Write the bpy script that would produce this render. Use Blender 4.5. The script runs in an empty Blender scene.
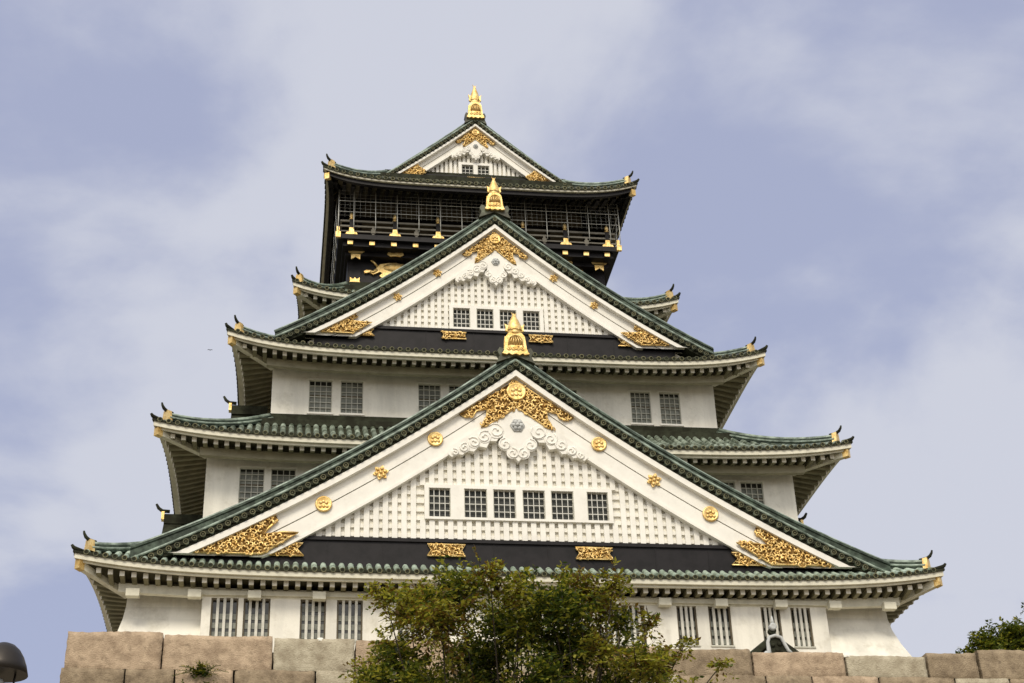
import bpy, math, random
from mathutils import Vector, Matrix
C = bpy.context.scene.collection
SC = bpy.context.scene
rnd = random.Random(7)
R = math.radians

# ---------------------------------------------------------------- camera, sky, sun, exposure
YAW, PIT, ROLL = R(9.11), R(29.389), R(-2.188)
F = Vector((math.sin(YAW)*math.cos(PIT), math.cos(YAW)*math.cos(PIT), math.sin(PIT)))
r0 = Vector((math.cos(YAW), -math.sin(YAW), 0)); u0 = r0.cross(F)
rr = math.cos(ROLL)*r0 + math.sin(ROLL)*u0; uu = -math.sin(ROLL)*r0 + math.cos(ROLL)*u0
cd = bpy.data.cameras.new('camera'); cam = bpy.data.objects.new('camera', cd); C.objects.link(cam)
m = Matrix.Identity(4)
for i in range(3):
    m[i][0] = rr[i]; m[i][1] = uu[i]; m[i][2] = -F[i]
m[0][3], m[1][3], m[2][3] = -8.987, -57.0, -17.111
cam.matrix_world = m
cd.sensor_width = 36; cd.lens = 1583/1024*36; cd.clip_start = .1; cd.clip_end = 20000
SC.camera = cam

SUN_AZ, SUN_EL = R(-16), R(44)          # azimuth from the facade normal, towards the left
sdir = Vector((math.sin(SUN_AZ)*math.cos(SUN_EL), -math.cos(SUN_AZ)*math.cos(SUN_EL), math.sin(SUN_EL)))
sl = bpy.data.lights.new('sun', 'SUN'); so = bpy.data.objects.new('sun', sl); C.objects.link(so)
sl.energy = 1.95; sl.angle = R(16.0); sl.color = (1.0, .905, .74)
so.rotation_euler = (-sdir).to_track_quat('-Z', 'Y').to_euler()
SC.view_settings.view_transform = 'Standard'; SC.view_settings.look = 'None'
SC.view_settings.exposure = 0.0; SC.view_settings.gamma = 1.0; SC.view_settings.use_curve_mapping = False

W = bpy.data.worlds.new('World'); SC.world = W; W.use_nodes = True
nt = W.node_tree; nt.nodes.clear()
def N(t, **k):
    n = nt.nodes.new(t)
    for a, b in k.items(): setattr(n, a, b)
    return n
L = lambda a, b: nt.links.new(a, b)
out = N('ShaderNodeOutputWorld'); bg = N('ShaderNodeBackground'); bg.inputs['Strength'].default_value = .1
sky = N('ShaderNodeTexSky', sky_type='NISHITA', sun_disc=False, sun_elevation=SUN_EL,
        sun_rotation=math.atan2(sdir.x, sdir.y), altitude=20, air_density=1.0, dust_density=2.0, ozone_density=2.0)
tc = N('ShaderNodeTexCoord')
sep = N('ShaderNodeSeparateXYZ'); L(tc.outputs['Generated'], sep.inputs[0])
mz = N('ShaderNodeMath', operation='MAXIMUM'); L(sep.outputs['Z'], mz.inputs[0]); mz.inputs[1].default_value = 0.0
az = N('ShaderNodeMath', operation='ADD'); L(mz.outputs[0], az.inputs[0]); az.inputs[1].default_value = .25
dx = N('ShaderNodeMath', operation='DIVIDE'); L(sep.outputs['X'], dx.inputs[0]); L(az.outputs[0], dx.inputs[1])
dy = N('ShaderNodeMath', operation='DIVIDE'); L(sep.outputs['Y'], dy.inputs[0]); L(az.outputs[0], dy.inputs[1])
cv = N('ShaderNodeCombineXYZ'); dsh = N('ShaderNodeMath', operation='ADD'); L(dx.outputs[0], dsh.inputs[0]); dsh.inputs[1].default_value = .17; L(dsh.outputs[0], cv.inputs[0]); L(dy.outputs[0], cv.inputs[1]); cv.inputs[2].default_value = 14.2
n1 = N('ShaderNodeTexNoise'); n1.inputs['Scale'].default_value = 2.6; n1.inputs['Detail'].default_value = 8; n1.inputs['Roughness'].default_value = .53
n1.inputs['Distortion'].default_value = .2
L(cv.outputs[0], n1.inputs['Vector'])
# broad veil thicker towards +X (the right of the picture)
veil = N('ShaderNodeMath', operation='MULTIPLY_ADD'); L(dx.outputs[0], veil.inputs[0]); veil.inputs[1].default_value = .06; L(n1.outputs['Fac'], veil.inputs[2])
mr = N('ShaderNodeMapRange', interpolation_type='SMOOTHSTEP'); mr.inputs['From Min'].default_value = .39; mr.inputs['From Max'].default_value = .58
mr.inputs['To Min'].default_value = .15; mr.inputs['To Max'].default_value = .88
L(veil.outputs[0], mr.inputs[0])
tint = N('ShaderNodeMix', data_type='RGBA', blend_type='MIX'); tint.inputs['Factor'].default_value = .75
L(sky.outputs['Color'], tint.inputs[6]); tint.inputs[7].default_value = (4.2, 4.6, 6.7, 1)
mx = N('ShaderNodeMix', data_type='RGBA'); L(mr.outputs[0], mx.inputs['Factor'])
L(tint.outputs[2], mx.inputs[6]); mx.inputs[7].default_value = (6.5, 6.7, 7.5, 1)
dotn = N('ShaderNodeVectorMath', operation='DOT_PRODUCT'); L(tc.outputs['Generated'], dotn.inputs[0]); dotn.inputs[1].default_value = sdir
dmx = N('ShaderNodeMath', operation='MAXIMUM'); L(dotn.outputs['Value'], dmx.inputs[0]); dmx.inputs[1].default_value = 0
dpw = N('ShaderNodeMath', operation='POWER'); L(dmx.outputs[0], dpw.inputs[0]); dpw.inputs[1].default_value = 2.5
glow = N('ShaderNodeMix', data_type='RGBA', blend_type='ADD'); glow.clamp_result = False; L(dpw.outputs[0], glow.inputs['Factor'])
L(mx.outputs[2], glow.inputs[6]); glow.inputs[7].default_value = (13.0, 12.1, 9.9, 1)
L(glow.outputs[2], bg.inputs['Color']); L(bg.outputs[0], out.inputs['Surface'])

# ---------------------------------------------------------------- materials
MATS = {}
def mat(name, col, rough=.7, metal=0.0, var=.15, scale=1.5, bump=0.0, bscale=20, col2=None, spec=.3, streak=False, dirt=None, lo=.42, hi=.62):
    m = bpy.data.materials.new(name); m.use_nodes = True
    t = m.node_tree; b = t.nodes['Principled BSDF']
    b.inputs['Roughness'].default_value = rough; b.inputs['Metallic'].default_value = metal
    b.inputs['Specular IOR Level'].default_value = spec
    geo = t.nodes.new('ShaderNodeTexCoord'); mp = t.nodes.new('ShaderNodeMapping')
    t.links.new(geo.outputs['Object'], mp.inputs[0])
    if streak: mp.inputs['Scale'].default_value = (1, 1, .15)
    n = t.nodes.new('ShaderNodeTexNoise'); n.inputs['Scale'].default_value = scale; n.inputs['Detail'].default_value = 6
    n.inputs['Roughness'].default_value = .6
    t.links.new(mp.outputs[0], n.inputs['Vector'])
    rmp = t.nodes.new('ShaderNodeMapRange'); rmp.inputs['From Min'].default_value = lo; rmp.inputs['From Max'].default_value = hi
    t.links.new(n.outputs['Fac'], rmp.inputs[0])
    mix = t.nodes.new('ShaderNodeMix'); mix.data_type = 'RGBA'
    c2 = col2 or tuple(max(0, c*(1-var)) for c in col)
    mix.inputs[6].default_value = (*col, 1); mix.inputs[7].default_value = (*c2, 1)
    t.links.new(rmp.outputs[0], mix.inputs['Factor'])
    last = mix.outputs[2]
    if dirt:
        n2 = t.nodes.new('ShaderNodeTexNoise'); n2.inputs['Scale'].default_value = dirt[1]; n2.inputs['Detail'].default_value = 8
        n2.inputs['Roughness'].default_value = .7
        t.links.new(geo.outputs['Object'], n2.inputs['Vector'])
        r2 = t.nodes.new('ShaderNodeMapRange'); r2.inputs['From Min'].default_value = .52; r2.inputs['From Max'].default_value = .72
        r2.inputs['To Max'].default_value = dirt[2]
        t.links.new(n2.outputs['Fac'], r2.inputs[0])
        m2 = t.nodes.new('ShaderNodeMix'); m2.data_type = 'RGBA'; m2.inputs[7].default_value = (*dirt[0], 1)
        t.links.new(last, m2.inputs[6]); t.links.new(r2.outputs[0], m2.inputs['Factor']); last = m2.outputs[2]
    t.links.new(last, b.inputs['Base Color'])
    if bump:
        nb = t.nodes.new('ShaderNodeTexNoise'); nb.inputs['Scale'].default_value = bscale; nb.inputs['Detail'].default_value = 5
        t.links.new(geo.outputs['Object'], nb.inputs['Vector'])
        bp = t.nodes.new('ShaderNodeBump'); bp.inputs['Strength'].default_value = bump; bp.inputs['Distance'].default_value = .05
        t.links.new(nb.outputs['Fac'], bp.inputs['Height']); t.links.new(bp.outputs[0], b.inputs['Normal'])
    MATS[name] = m
    return m
PL = mat('white_plaster', (.83, .80, .705), .85, var=.17, scale=1.3, bump=.2, bscale=6, streak=True, dirt=((.42, .385, .29), 1.3, .5))
WB = mat('white_painted_wood', (.83, .805, .73), .6, var=.07, scale=1.4, dirt=((.5, .46, .38), 1.6, .3))
EB = mat('cream_eave_board', (.70, .67, .54), .7, var=.14, scale=2.5, dirt=((.33, .30, .2), 2.0, .4))
SF = mat('shade_toned_soffit', (.065, .057, .03), .9, var=.3, scale=1.5)  # dark olive: the shade under the eaves is put into this colour
RA = mat('shade_toned_rafter', (.24, .22, .135), .8, var=.25, scale=2)  # buff darkened so the rafters carry eave shade in their colour
PU = mat('shade_toned_purlin', (.36, .335, .235), .8, var=.2, scale=2)  # olive tone paints the shaded band below the upper eaves
RE = mat('rafter_end_white', (.85, .82, .72), .8, var=.1, scale=2)
BK = mat('black_lacquer', (.012, .010, .011), .5, var=.5, scale=2, spec=.22)
DB = mat('dark_brown_timber', (.13, .105, .065), .6, var=.35, scale=2)
GD = mat('gilded_metal', (.86, .64, .28), .46, metal=.72, var=.25, scale=5, col2=(.68, .44, .14), bump=.3, bscale=14, dirt=((.32, .19, .06), 3.0, .55))
GR = mat('aged_bronze_backing', (.30, .17, .045), .6, metal=.5, var=.4, scale=6)
def tile(name, a, b, rust, lo, hi, rustamt):
    return mat(name, a, .45, scale=2.2, col2=b, spec=.4, bump=.2, bscale=9, dirt=(rust, 1.4, rustamt), lo=lo, hi=hi)
TG = tile('green_patina_tile', (.055, .085, .055), (.27, .38, .30), (.06, .05, .025), .36, .60, .55)
TM = tile('mottled_patina_tile', (.06, .078, .052), (.40, .47, .38), (.06, .047, .022), .44, .66, .7)
TB = tile('brown_copper_tile', (.045, .045, .024), (.13, .15, .095), (.055, .04, .02), .46, .70, .7)
TL = tile('pale_green_ridge_cap', (.075, .10, .075), (.33, .40, .33), (.06, .055, .03), .36, .62, .5)
TP = tile('pale_mint_tile', (.13, .17, .12), (.45, .54, .44), (.07, .06, .03), .34, .58, .45)
TD = mat('dark_copper_tile', (.020, .020, .012), .8, scale=2.5, col2=(.038, .042, .026), spec=.12)
TS = mat('dark_green_ridge_side', (.020, .030, .020), .6, scale=3.5, col2=(.09, .125, .092), spec=.25, hi=.7)
TR = mat('tile_end_ring', (.15, .14, .07), .7, scale=4, col2=(.05, .055, .03))
GL = mat('dark_glass', (.045, .045, .038), .12, var=.5, scale=1.2, spec=.5)
SR = mat('grey_paper_screen', (.25, .26, .225), .5, var=.4, scale=2)
PB = mat('pale_grey_bar', (.62, .61, .55), .7, var=.15)
GL2 = mat('dull_window_glass', (.04, .043, .037), .5, var=.4, scale=3)
SLAT = mat('weathered_white_slat', (.66, .64, .56), .75, var=.2, scale=3)
RAIL = mat('weathered_rail', (.20, .185, .15), .7, var=.3)
WBAR = mat('weathered_window_bar', (.55, .54, .46), .7, var=.2)
def stone(name, a, b, c):
    return mat(name, a, .9, scale=2.6, col2=b, bump=.7, bscale=26, dirt=(c, 5.5, .75), lo=.38, hi=.66)
ST = stone('tan_granite', (.48, .365, .25), (.28, .205, .135), (.16, .12, .075))
ST2 = stone('pale_granite', (.46, .41, .30), (.29, .245, .17), (.19, .15, .10))
ST3 = stone('brown_granite', (.32, .25, .165), (.18, .135, .085), (.11, .08, .055))
MORT = mat('dark_joint_earth', (.07, .055, .04), .95)
GRV = mat('pale_gravel', (.24, .205, .145), .95, scale=.6, var=.2, bump=.3, bscale=30)
CARV = mat('grey_carved_boss', (.52, .53, .51), .6, var=.25)
NETM = mat('net_wire', (.55, .55, .50), .5, metal=.3)
LAMP = mat('dark_lamp_metal', (.035, .03, .026), .4, metal=.5, var=.3)
BARK = mat('bark', (.045, .034, .024), .9, scale=6, var=.4, bump=.5, bscale=25)
OPAL = mat('opal_lamp_glass', (.6, .6, .56), .3)
BIRD = mat('dark_feather', (.03, .03, .035), .8)
def leafmat(name, col, tr=.35):
    m = mat(name, col, .55, var=.45, scale=.9, spec=.3)
    t = m.node_tree; b = t.nodes['Principled BSDF']; o = t.nodes['Material Output']
    tl = t.nodes.new('ShaderNodeBsdfTranslucent'); tl.inputs[0].default_value = (col[0]*1.5, col[1]*1.5, col[2]*.8, 1)
    ms = t.nodes.new('ShaderNodeMixShader'); ms.inputs[0].default_value = tr
    t.links.new(b.outputs[0], ms.inputs[1]); t.links.new(tl.outputs[0], ms.inputs[2]); t.links.new(ms.outputs[0], o.inputs['Surface'])
    return m
LF1 = leafmat('green_leaf', (.11, .135, .022)); LF2 = leafmat('yellow_green_leaf', (.32, .30, .05)); LF3 = leafmat('russet_leaf', (.15, .09, .022))
LF4 = leafmat('deep_green_leaf', (.036, .058, .013))

# ---------------------------------------------------------------- mesh helpers
class MB:
    def __init__(s): s.v = []; s.f = []; s.mi = []; s.sm = []
    def face(s, idx, mi=0, sm=False): s.f.append(tuple(idx)); s.mi.append(mi); s.sm.append(sm)
    def hexa(s, p, mi=0):
        b = len(s.v); s.v += [tuple(q) for q in p]
        for q in ((0,3,2,1),(4,5,6,7),(0,1,5,4),(1,2,6,5),(2,3,7,6),(3,0,4,7)): s.face([b+i for i in q], mi)
    def box(s, x0, x1, y0, y1, z0, z1, mi=0):
        s.hexa([(x0,y0,z0),(x1,y0,z0),(x1,y1,z0),(x0,y1,z0),(x0,y0,z1),(x1,y0,z1),(x1,y1,z1),(x0,y1,z1)], mi)
    def prism_y(s, poly, y0, y1, mi=0):          # polygon in (x, z), pushed along y
        b = len(s.v); n = len(poly)
        a = sum(poly[i][0]*poly[(i+1)%n][1]-poly[(i+1)%n][0]*poly[i][1] for i in range(n))
        if a < 0: poly = poly[::-1]
        s.v += [(x, y0, z) for x, z in poly] + [(x, y1, z) for x, z in poly]
        s.face(range(b, b+n), mi); s.face(range(b+2*n-1, b+n-1, -1), mi)
        for i in range(n):
            j = (i+1) % n; s.face((b+j, b+i, b+n+i, b+n+j), mi)
    def prism_x(s, poly, x0, x1, mi=0):          # polygon in (y, z), pushed along x
        b = len(s.v); n = len(poly)
        s.v += [(x0, y, z) for y, z in poly] + [(x1, y, z) for y, z in poly]
        s.face(range(b+n-1, b-1, -1), mi); s.face(range(b+n, b+2*n), mi)
        for i in range(n):
            j = (i+1) % n; s.face((b+i, b+j, b+n+j, b+n+i), mi)
    def tube(s, pts, rad, n=6, mi=0, cap=True, sm=True):
        pts = [Vector(p) for p in pts]; k = len(pts)
        rads = rad if isinstance(rad, (list, tuple)) else [rad]*k
        b = len(s.v); up = None
        for i, p in enumerate(pts):
            d = (pts[min(i+1, k-1)]-pts[max(i-1, 0)])
            if d.length < 1e-9: d = Vector((0, 0, 1))
            d.normalize()
            if up is None:
                up = Vector((0, 0, 1)) if abs(d.z) < .9 else Vector((1, 0, 0))
            a = d.cross(up)
            if a.length < 1e-4: a = d.cross(Vector((1, .3, 0)))
            a.normalize(); c = a.cross(d); up = c
            for q in range(n):
                t = 2*math.pi*q/n
                s.v.append(tuple(p + rads[i]*(math.cos(t)*a+math.sin(t)*c)))
        for i in range(k-1):
            for q in range(n):
                w = (q+1) % n
                s.face((b+i*n+q, b+i*n+w, b+(i+1)*n+w, b+(i+1)*n+q), mi, sm)
        if cap:
            s.face([b+q for q in range(n-1, -1, -1)], mi); s.face([b+(k-1)*n+q for q in range(n)], mi)
    def halfbar(s, pts, nrm_fn, side, rad, mi=0, capmi=None):   # half round tile bar lying on a surface
        b = len(s.v); k = len(pts); A = [0, 36, 72, 108, 144, 180]
        for i, p in enumerate(pts):
            p = Vector(p); nn = nrm_fn(i); sd = side if not callable(side) else side(i)
            for a in A:
                a = R(a); s.v.append(tuple(p + rad*(math.cos(a)*sd + math.sin(a)*nn)))
        n = len(A)
        for i in range(k-1):
            for q in range(n-1): s.face((b+i*n+q, b+i*n+q+1, b+(i+1)*n+q+1, b+(i+1)*n+q), mi, True)
        cm = mi if capmi is None else capmi
        s.face([b+q for q in range(n)], cm); s.face([b+(k-1)*n+q for q in range(n-1, -1, -1)], mi)
    def lathe(s, o, prof, n=16, axis='z', mi=0, sm=True, sx=1, sy=1):
        b = len(s.v); o = Vector(o)
        for rad, h in prof:
            for q in range(n):
                t = 2*math.pi*q/n; a, c = rad*math.cos(t)*sx, rad*math.sin(t)*sy
                s.v.append(tuple(o + (Vector((a, c, h)) if axis == 'z' else Vector((a, -h, c)))))
        for i in range(len(prof)-1):
            for q in range(n):
                w = (q+1) % n
                s.face((b+i*n+q, b+i*n+w, b+(i+1)*n+w, b+(i+1)*n+q), mi, sm)
        s.face([b+q for q in range(n-1, -1, -1)], mi); s.face([b+(len(prof)-1)*n+q for q in range(n)], mi)
    def build(s, name, mats, parent=None, loc=None):
        me = bpy.data.meshes.new(name); me.from_pydata(s.v, [], s.f)
        if not isinstance(mats, (list, tuple)): mats = [mats]
        for q in mats: me.materials.append(q)
        me.polygons.foreach_set('material_index', s.mi); me.polygons.foreach_set('use_smooth', s.sm)
        me.update()
        o = bpy.data.objects.new(name, me); C.objects.link(o)
        if parent: o.parent = parent
        if loc: o.location = loc
        return o
def empty(name, label, cat, loc=(0, 0, 0), group=None):
    o = bpy.data.objects.new(name, None); C.objects.link(o); o.location = loc
    o['label'] = label; o['category'] = cat
    if group: o['group'] = group
    return o
def tag(o, label, cat, group=None):
    o['label'] = label; o['category'] = cat
    if group: o['group'] = group
    return o
def interp(pts):
    def fn(x):
        x = abs(x)
        if x <= pts[0][0]: return pts[0][1]
        for (a, b), (c, d) in zip(pts, pts[1:]):
            if x <= c: return b+(d-b)*(x-a)/(c-a)
        (a, b), (c, d) = pts[-2:]
        return d+(d-b)/(c-a)*(x-c)
    return fn
def poly(a, b, c): return lambda x: a+b*abs(x)+c*x*x

# ---------------------------------------------------------------- ground
YC = 14.0
GZ = -18.75
g = MB(); g.box(-4000, 4000, -4000, 4000, GZ-1, GZ)
o = g.build('ground', GRV); o['kind'] = 'structure'
g = MB(); g.box(-14.2, 60, -15.2, 60, GZ-.5, -3.25)
o = g.build('terrace', GRV); o['kind'] = 'structure'

# ---------------------------------------------------------------- the tower
tower = empty('castle_tower', 'white five tiered castle tower with green tiled curving roofs and gold ornaments', 'castle')

def wall_front(mb, x0, x1, z0, z1, y, th, wins, zw0, zw1):
    xs = x0
    for a, b in wins:
        mb.box(xs, a, y, y+th, z0, z1); xs = b
        mb.box(a, b, y, y+th, z0, zw0); mb.box(a, b, y, y+th, zw1, z1)
    mb.box(xs, x1, y, y+th, z0, z1)
def window(par, a, b, z0, z1, y, kind, depth=.18):
    mb = MB()                                    # 0 glass 1 bars 2 frame 3 screen
    mb.box(a-.02, b+.02, y+depth, y+depth+.05, z0-.02, z1+.02, 0)
    if kind == 'slat':
        n = 3; w = b-a
        sc = rnd.random()
        zz = z0
        hgt = (z1-z0)
        for q in range(4):                        # pale screens behind the bars
            if q < 3 + (sc > .6):
                mb.box(a+.06, b-.06, y+depth-.03, y+depth-.005, z0+hgt*(.06+.22*q), z0+hgt*(.20+.22*q), 3)
        for q in range(n):
            c = a+w*(q+1)/(n+1)*1.0
            mb.box(c-.05, c+.05, y+.03, y+.12, z0, z1, 7)
        mb.box(a, b, y+.1, y+depth, z0-.01, z0+.05, 1); mb.box(a-.03, b+.03, y-.05, y+.02, z0-.06, z0-.004, 1)
        mb.box(a, a+.06, y+.06, y+depth, z0, z1, 4); mb.box(b-.06, b, y+.06, y+depth, z0, z1, 4)
        mb.box(a+.06, b-.06, y+.06, y+depth, z1-.07, z1, 4)
    elif kind == 'grid':
        nv, nh = 4, 6; t = .016
        for q in range(nv+1):
            c = a+(b-a)*q/nv; c = min(max(c, a+t), b-t); mb.box(c-t, c+t, y+.05, y+.11, z0, z1, 1)
        for q in range(nh+1):
            c = z0+(z1-z0)*q/nh; c = min(max(c, z0+t), z1-t); mb.box(a, b, y+.07, y+.128, c-t, c+t, 1)
        mb.box(a-.07, b+.07, y-.05, y+.03, z0-.09, z0-.004, 2); mb.box(a-.07, b+.07, y-.04, y+.03, z1+.004, z1+.07, 2)
        mb.box(a+.03, b-.03, y+depth-.04, y+depth-.01, z0+.05, z0+(z1-z0)*rnd.choice((.86, .92, .95)), 3)
        zz = z0+(z1-z0)*.55; mb.box(a, b, y+.13, y+depth-.041, zz-.04, zz+.04, 4)
    else:
        t = .015
        nb = 4 if b-a > .7 else 3
        for q in range(1, nb):
            c = a+(b-a)*q/nb; mb.box(c-t, c+t, y+.10, y+.13, z0, z1, 5)
        for q in range(1, nb):
            c = z0+(z1-z0)*q/nb; mb.box(a, b, y+.11, y+.14, c-t, c+t, 5)
        mb.box(a+.03, b-.03, y+depth-.03, y+depth-.01, z0+.01, z1-.02, 6)
        mb.box(a, a+.03, y+.02, y+.1, z0, z1, 1); mb.box(b-.03, b, y+.02, y+.1, z0, z1, 1)
    return mb.build('window', [GL, WBAR, WB, SR, DB, PB, GL2, SLAT], par)

def wall_tier(w, y, z0, z1, wins, zw0, zw1, kind, material=PL):
    h = YC-y; mb = MB()
    wall_front(mb, -w, w, z0, z1, y, .4, wins, zw0, zw1)
    mb.box(-w, -w+.4, y+.4, YC+h, z0, z1); mb.box(w-.4, w, y+.4, YC+h, z0, z1); mb.box(-w+.4, w-.4, YC+h-.4, YC+h, z0, z1)
    mb.box(-w+.4, w-.4, y+.5, YC+h-.5, z0+.05, z0+.2)
    o = mb.build('wall', material, tower)
    for a, b in wins: window(o, a, b, zw0, zw1, y, kind)
    return o
sym = lambda l: sorted([(-b, -a) for a, b in l]+list(l))

# ground storey: corner blocks that flare at the foot, and the bay with slatted windows
T1W = [(-11.50,-10.52),(-10.33,-9.36),(-8.27,-7.33),(-6.93,-5.98),(-4.67,-3.81),(-3.65,-2.85),(2.85,3.65),(3.81,4.67),(5.91,6.68),(7.15,8.02),(9.22,9.98),(10.40,11.19)]
mb = MB()
wall_front(mb, -11.83, 11.83, .5, 3.62, -1.1, .4, T1W, 1.95, 3.5)
mb.box(-11.83, -11.43, -.7, .4, .5, 3.62); mb.box(11.43, 11.83, -.7, .4, .5, 3.62)
for s in (-1, 1):
    prof = [(-.25, 4.3), (-.28, 3.4), (-.42, 2.9), (-.78, 2.2), (-1.15, 1.6), (-1.75, .5)]
    xo = [14.56, 14.6, 14.66, 14.8, 14.98, 15.4]
    for (p, xa), (q, xb) in zip(zip(prof, xo), zip(prof[1:], xo[1:])):
        X = [s*11.835, s*xa, s*xb]
        b = len(mb.v)
        mb.v += [(X[0], p[0], p[1]), (X[1], p[0], p[1]), (X[2], q[0], q[1]), (X[0], q[0], q[1]),
                 (X[1], 28.2-p[0], p[1]), (X[2], 28.2-q[0], q[1]), (X[0], 1.0, p[1]), (X[0], 1.0, q[1])]
        fs = [(0,3,2,1),(1,2,5,4),(0,6,7,3)]
        for f in fs: mb.face([b+i for i in (f if s > 0 else f[::-1])], 0, False)
mb.box(-14.4, 14.4, 28.0, 28.4, .5, 4.2)
w1 = mb.build('wall', PL, tower)
for a, b in T1W: window(w1, a, b, 1.95, 3.5, -1.1, 'slat')
mb = MB()                                             # lintel beam and bracket blocks under the first eave
mb.box(-11.9, 11.9, -1.22, -.9, 3.56, 3.74)
for x in [-14.3, -12.1, -9.95, -7.6, -5.4, -3.2, -1, 1.2, 3.4, 5.4, 7.6, 9.95, 12.1, 14.3]:
    mb.box(x-.24, x+.24, -1.5, -1.2, 3.38, 3.66)
mb.build('lintel_beam', EB, tower)

T2W = [(-10.82,-9.84),(-9.57,-8.60),(8.62,9.60),(9.84,10.80)]
w2 = wall_tier(12.15, 1.55, 4.5, 11.2, T2W, 8.42, 9.98, 'grid')
T3W = [(-8.15,-7.17),(-6.80,-5.84),(-3.46,-2.49),(-2.13,-1.17),(1.2,2.1),(2.55,3.52),(5.91,6.80),(7.22,8.14)]
w3 = wall_tier(9.73, 3.55, 12.4, 16.5, T3W, 13.58, 15.14, 'grid')
w4 = wall_tier(7.5, 6.8, 17.5, 21.3, [], 0, 1, 'grid')
mb = MB()
mb.box(-6.42, 6.42, 9.0, 19.0, 22.4, 25.3)
w5 = mb.build('wall', BK, tower)

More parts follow.
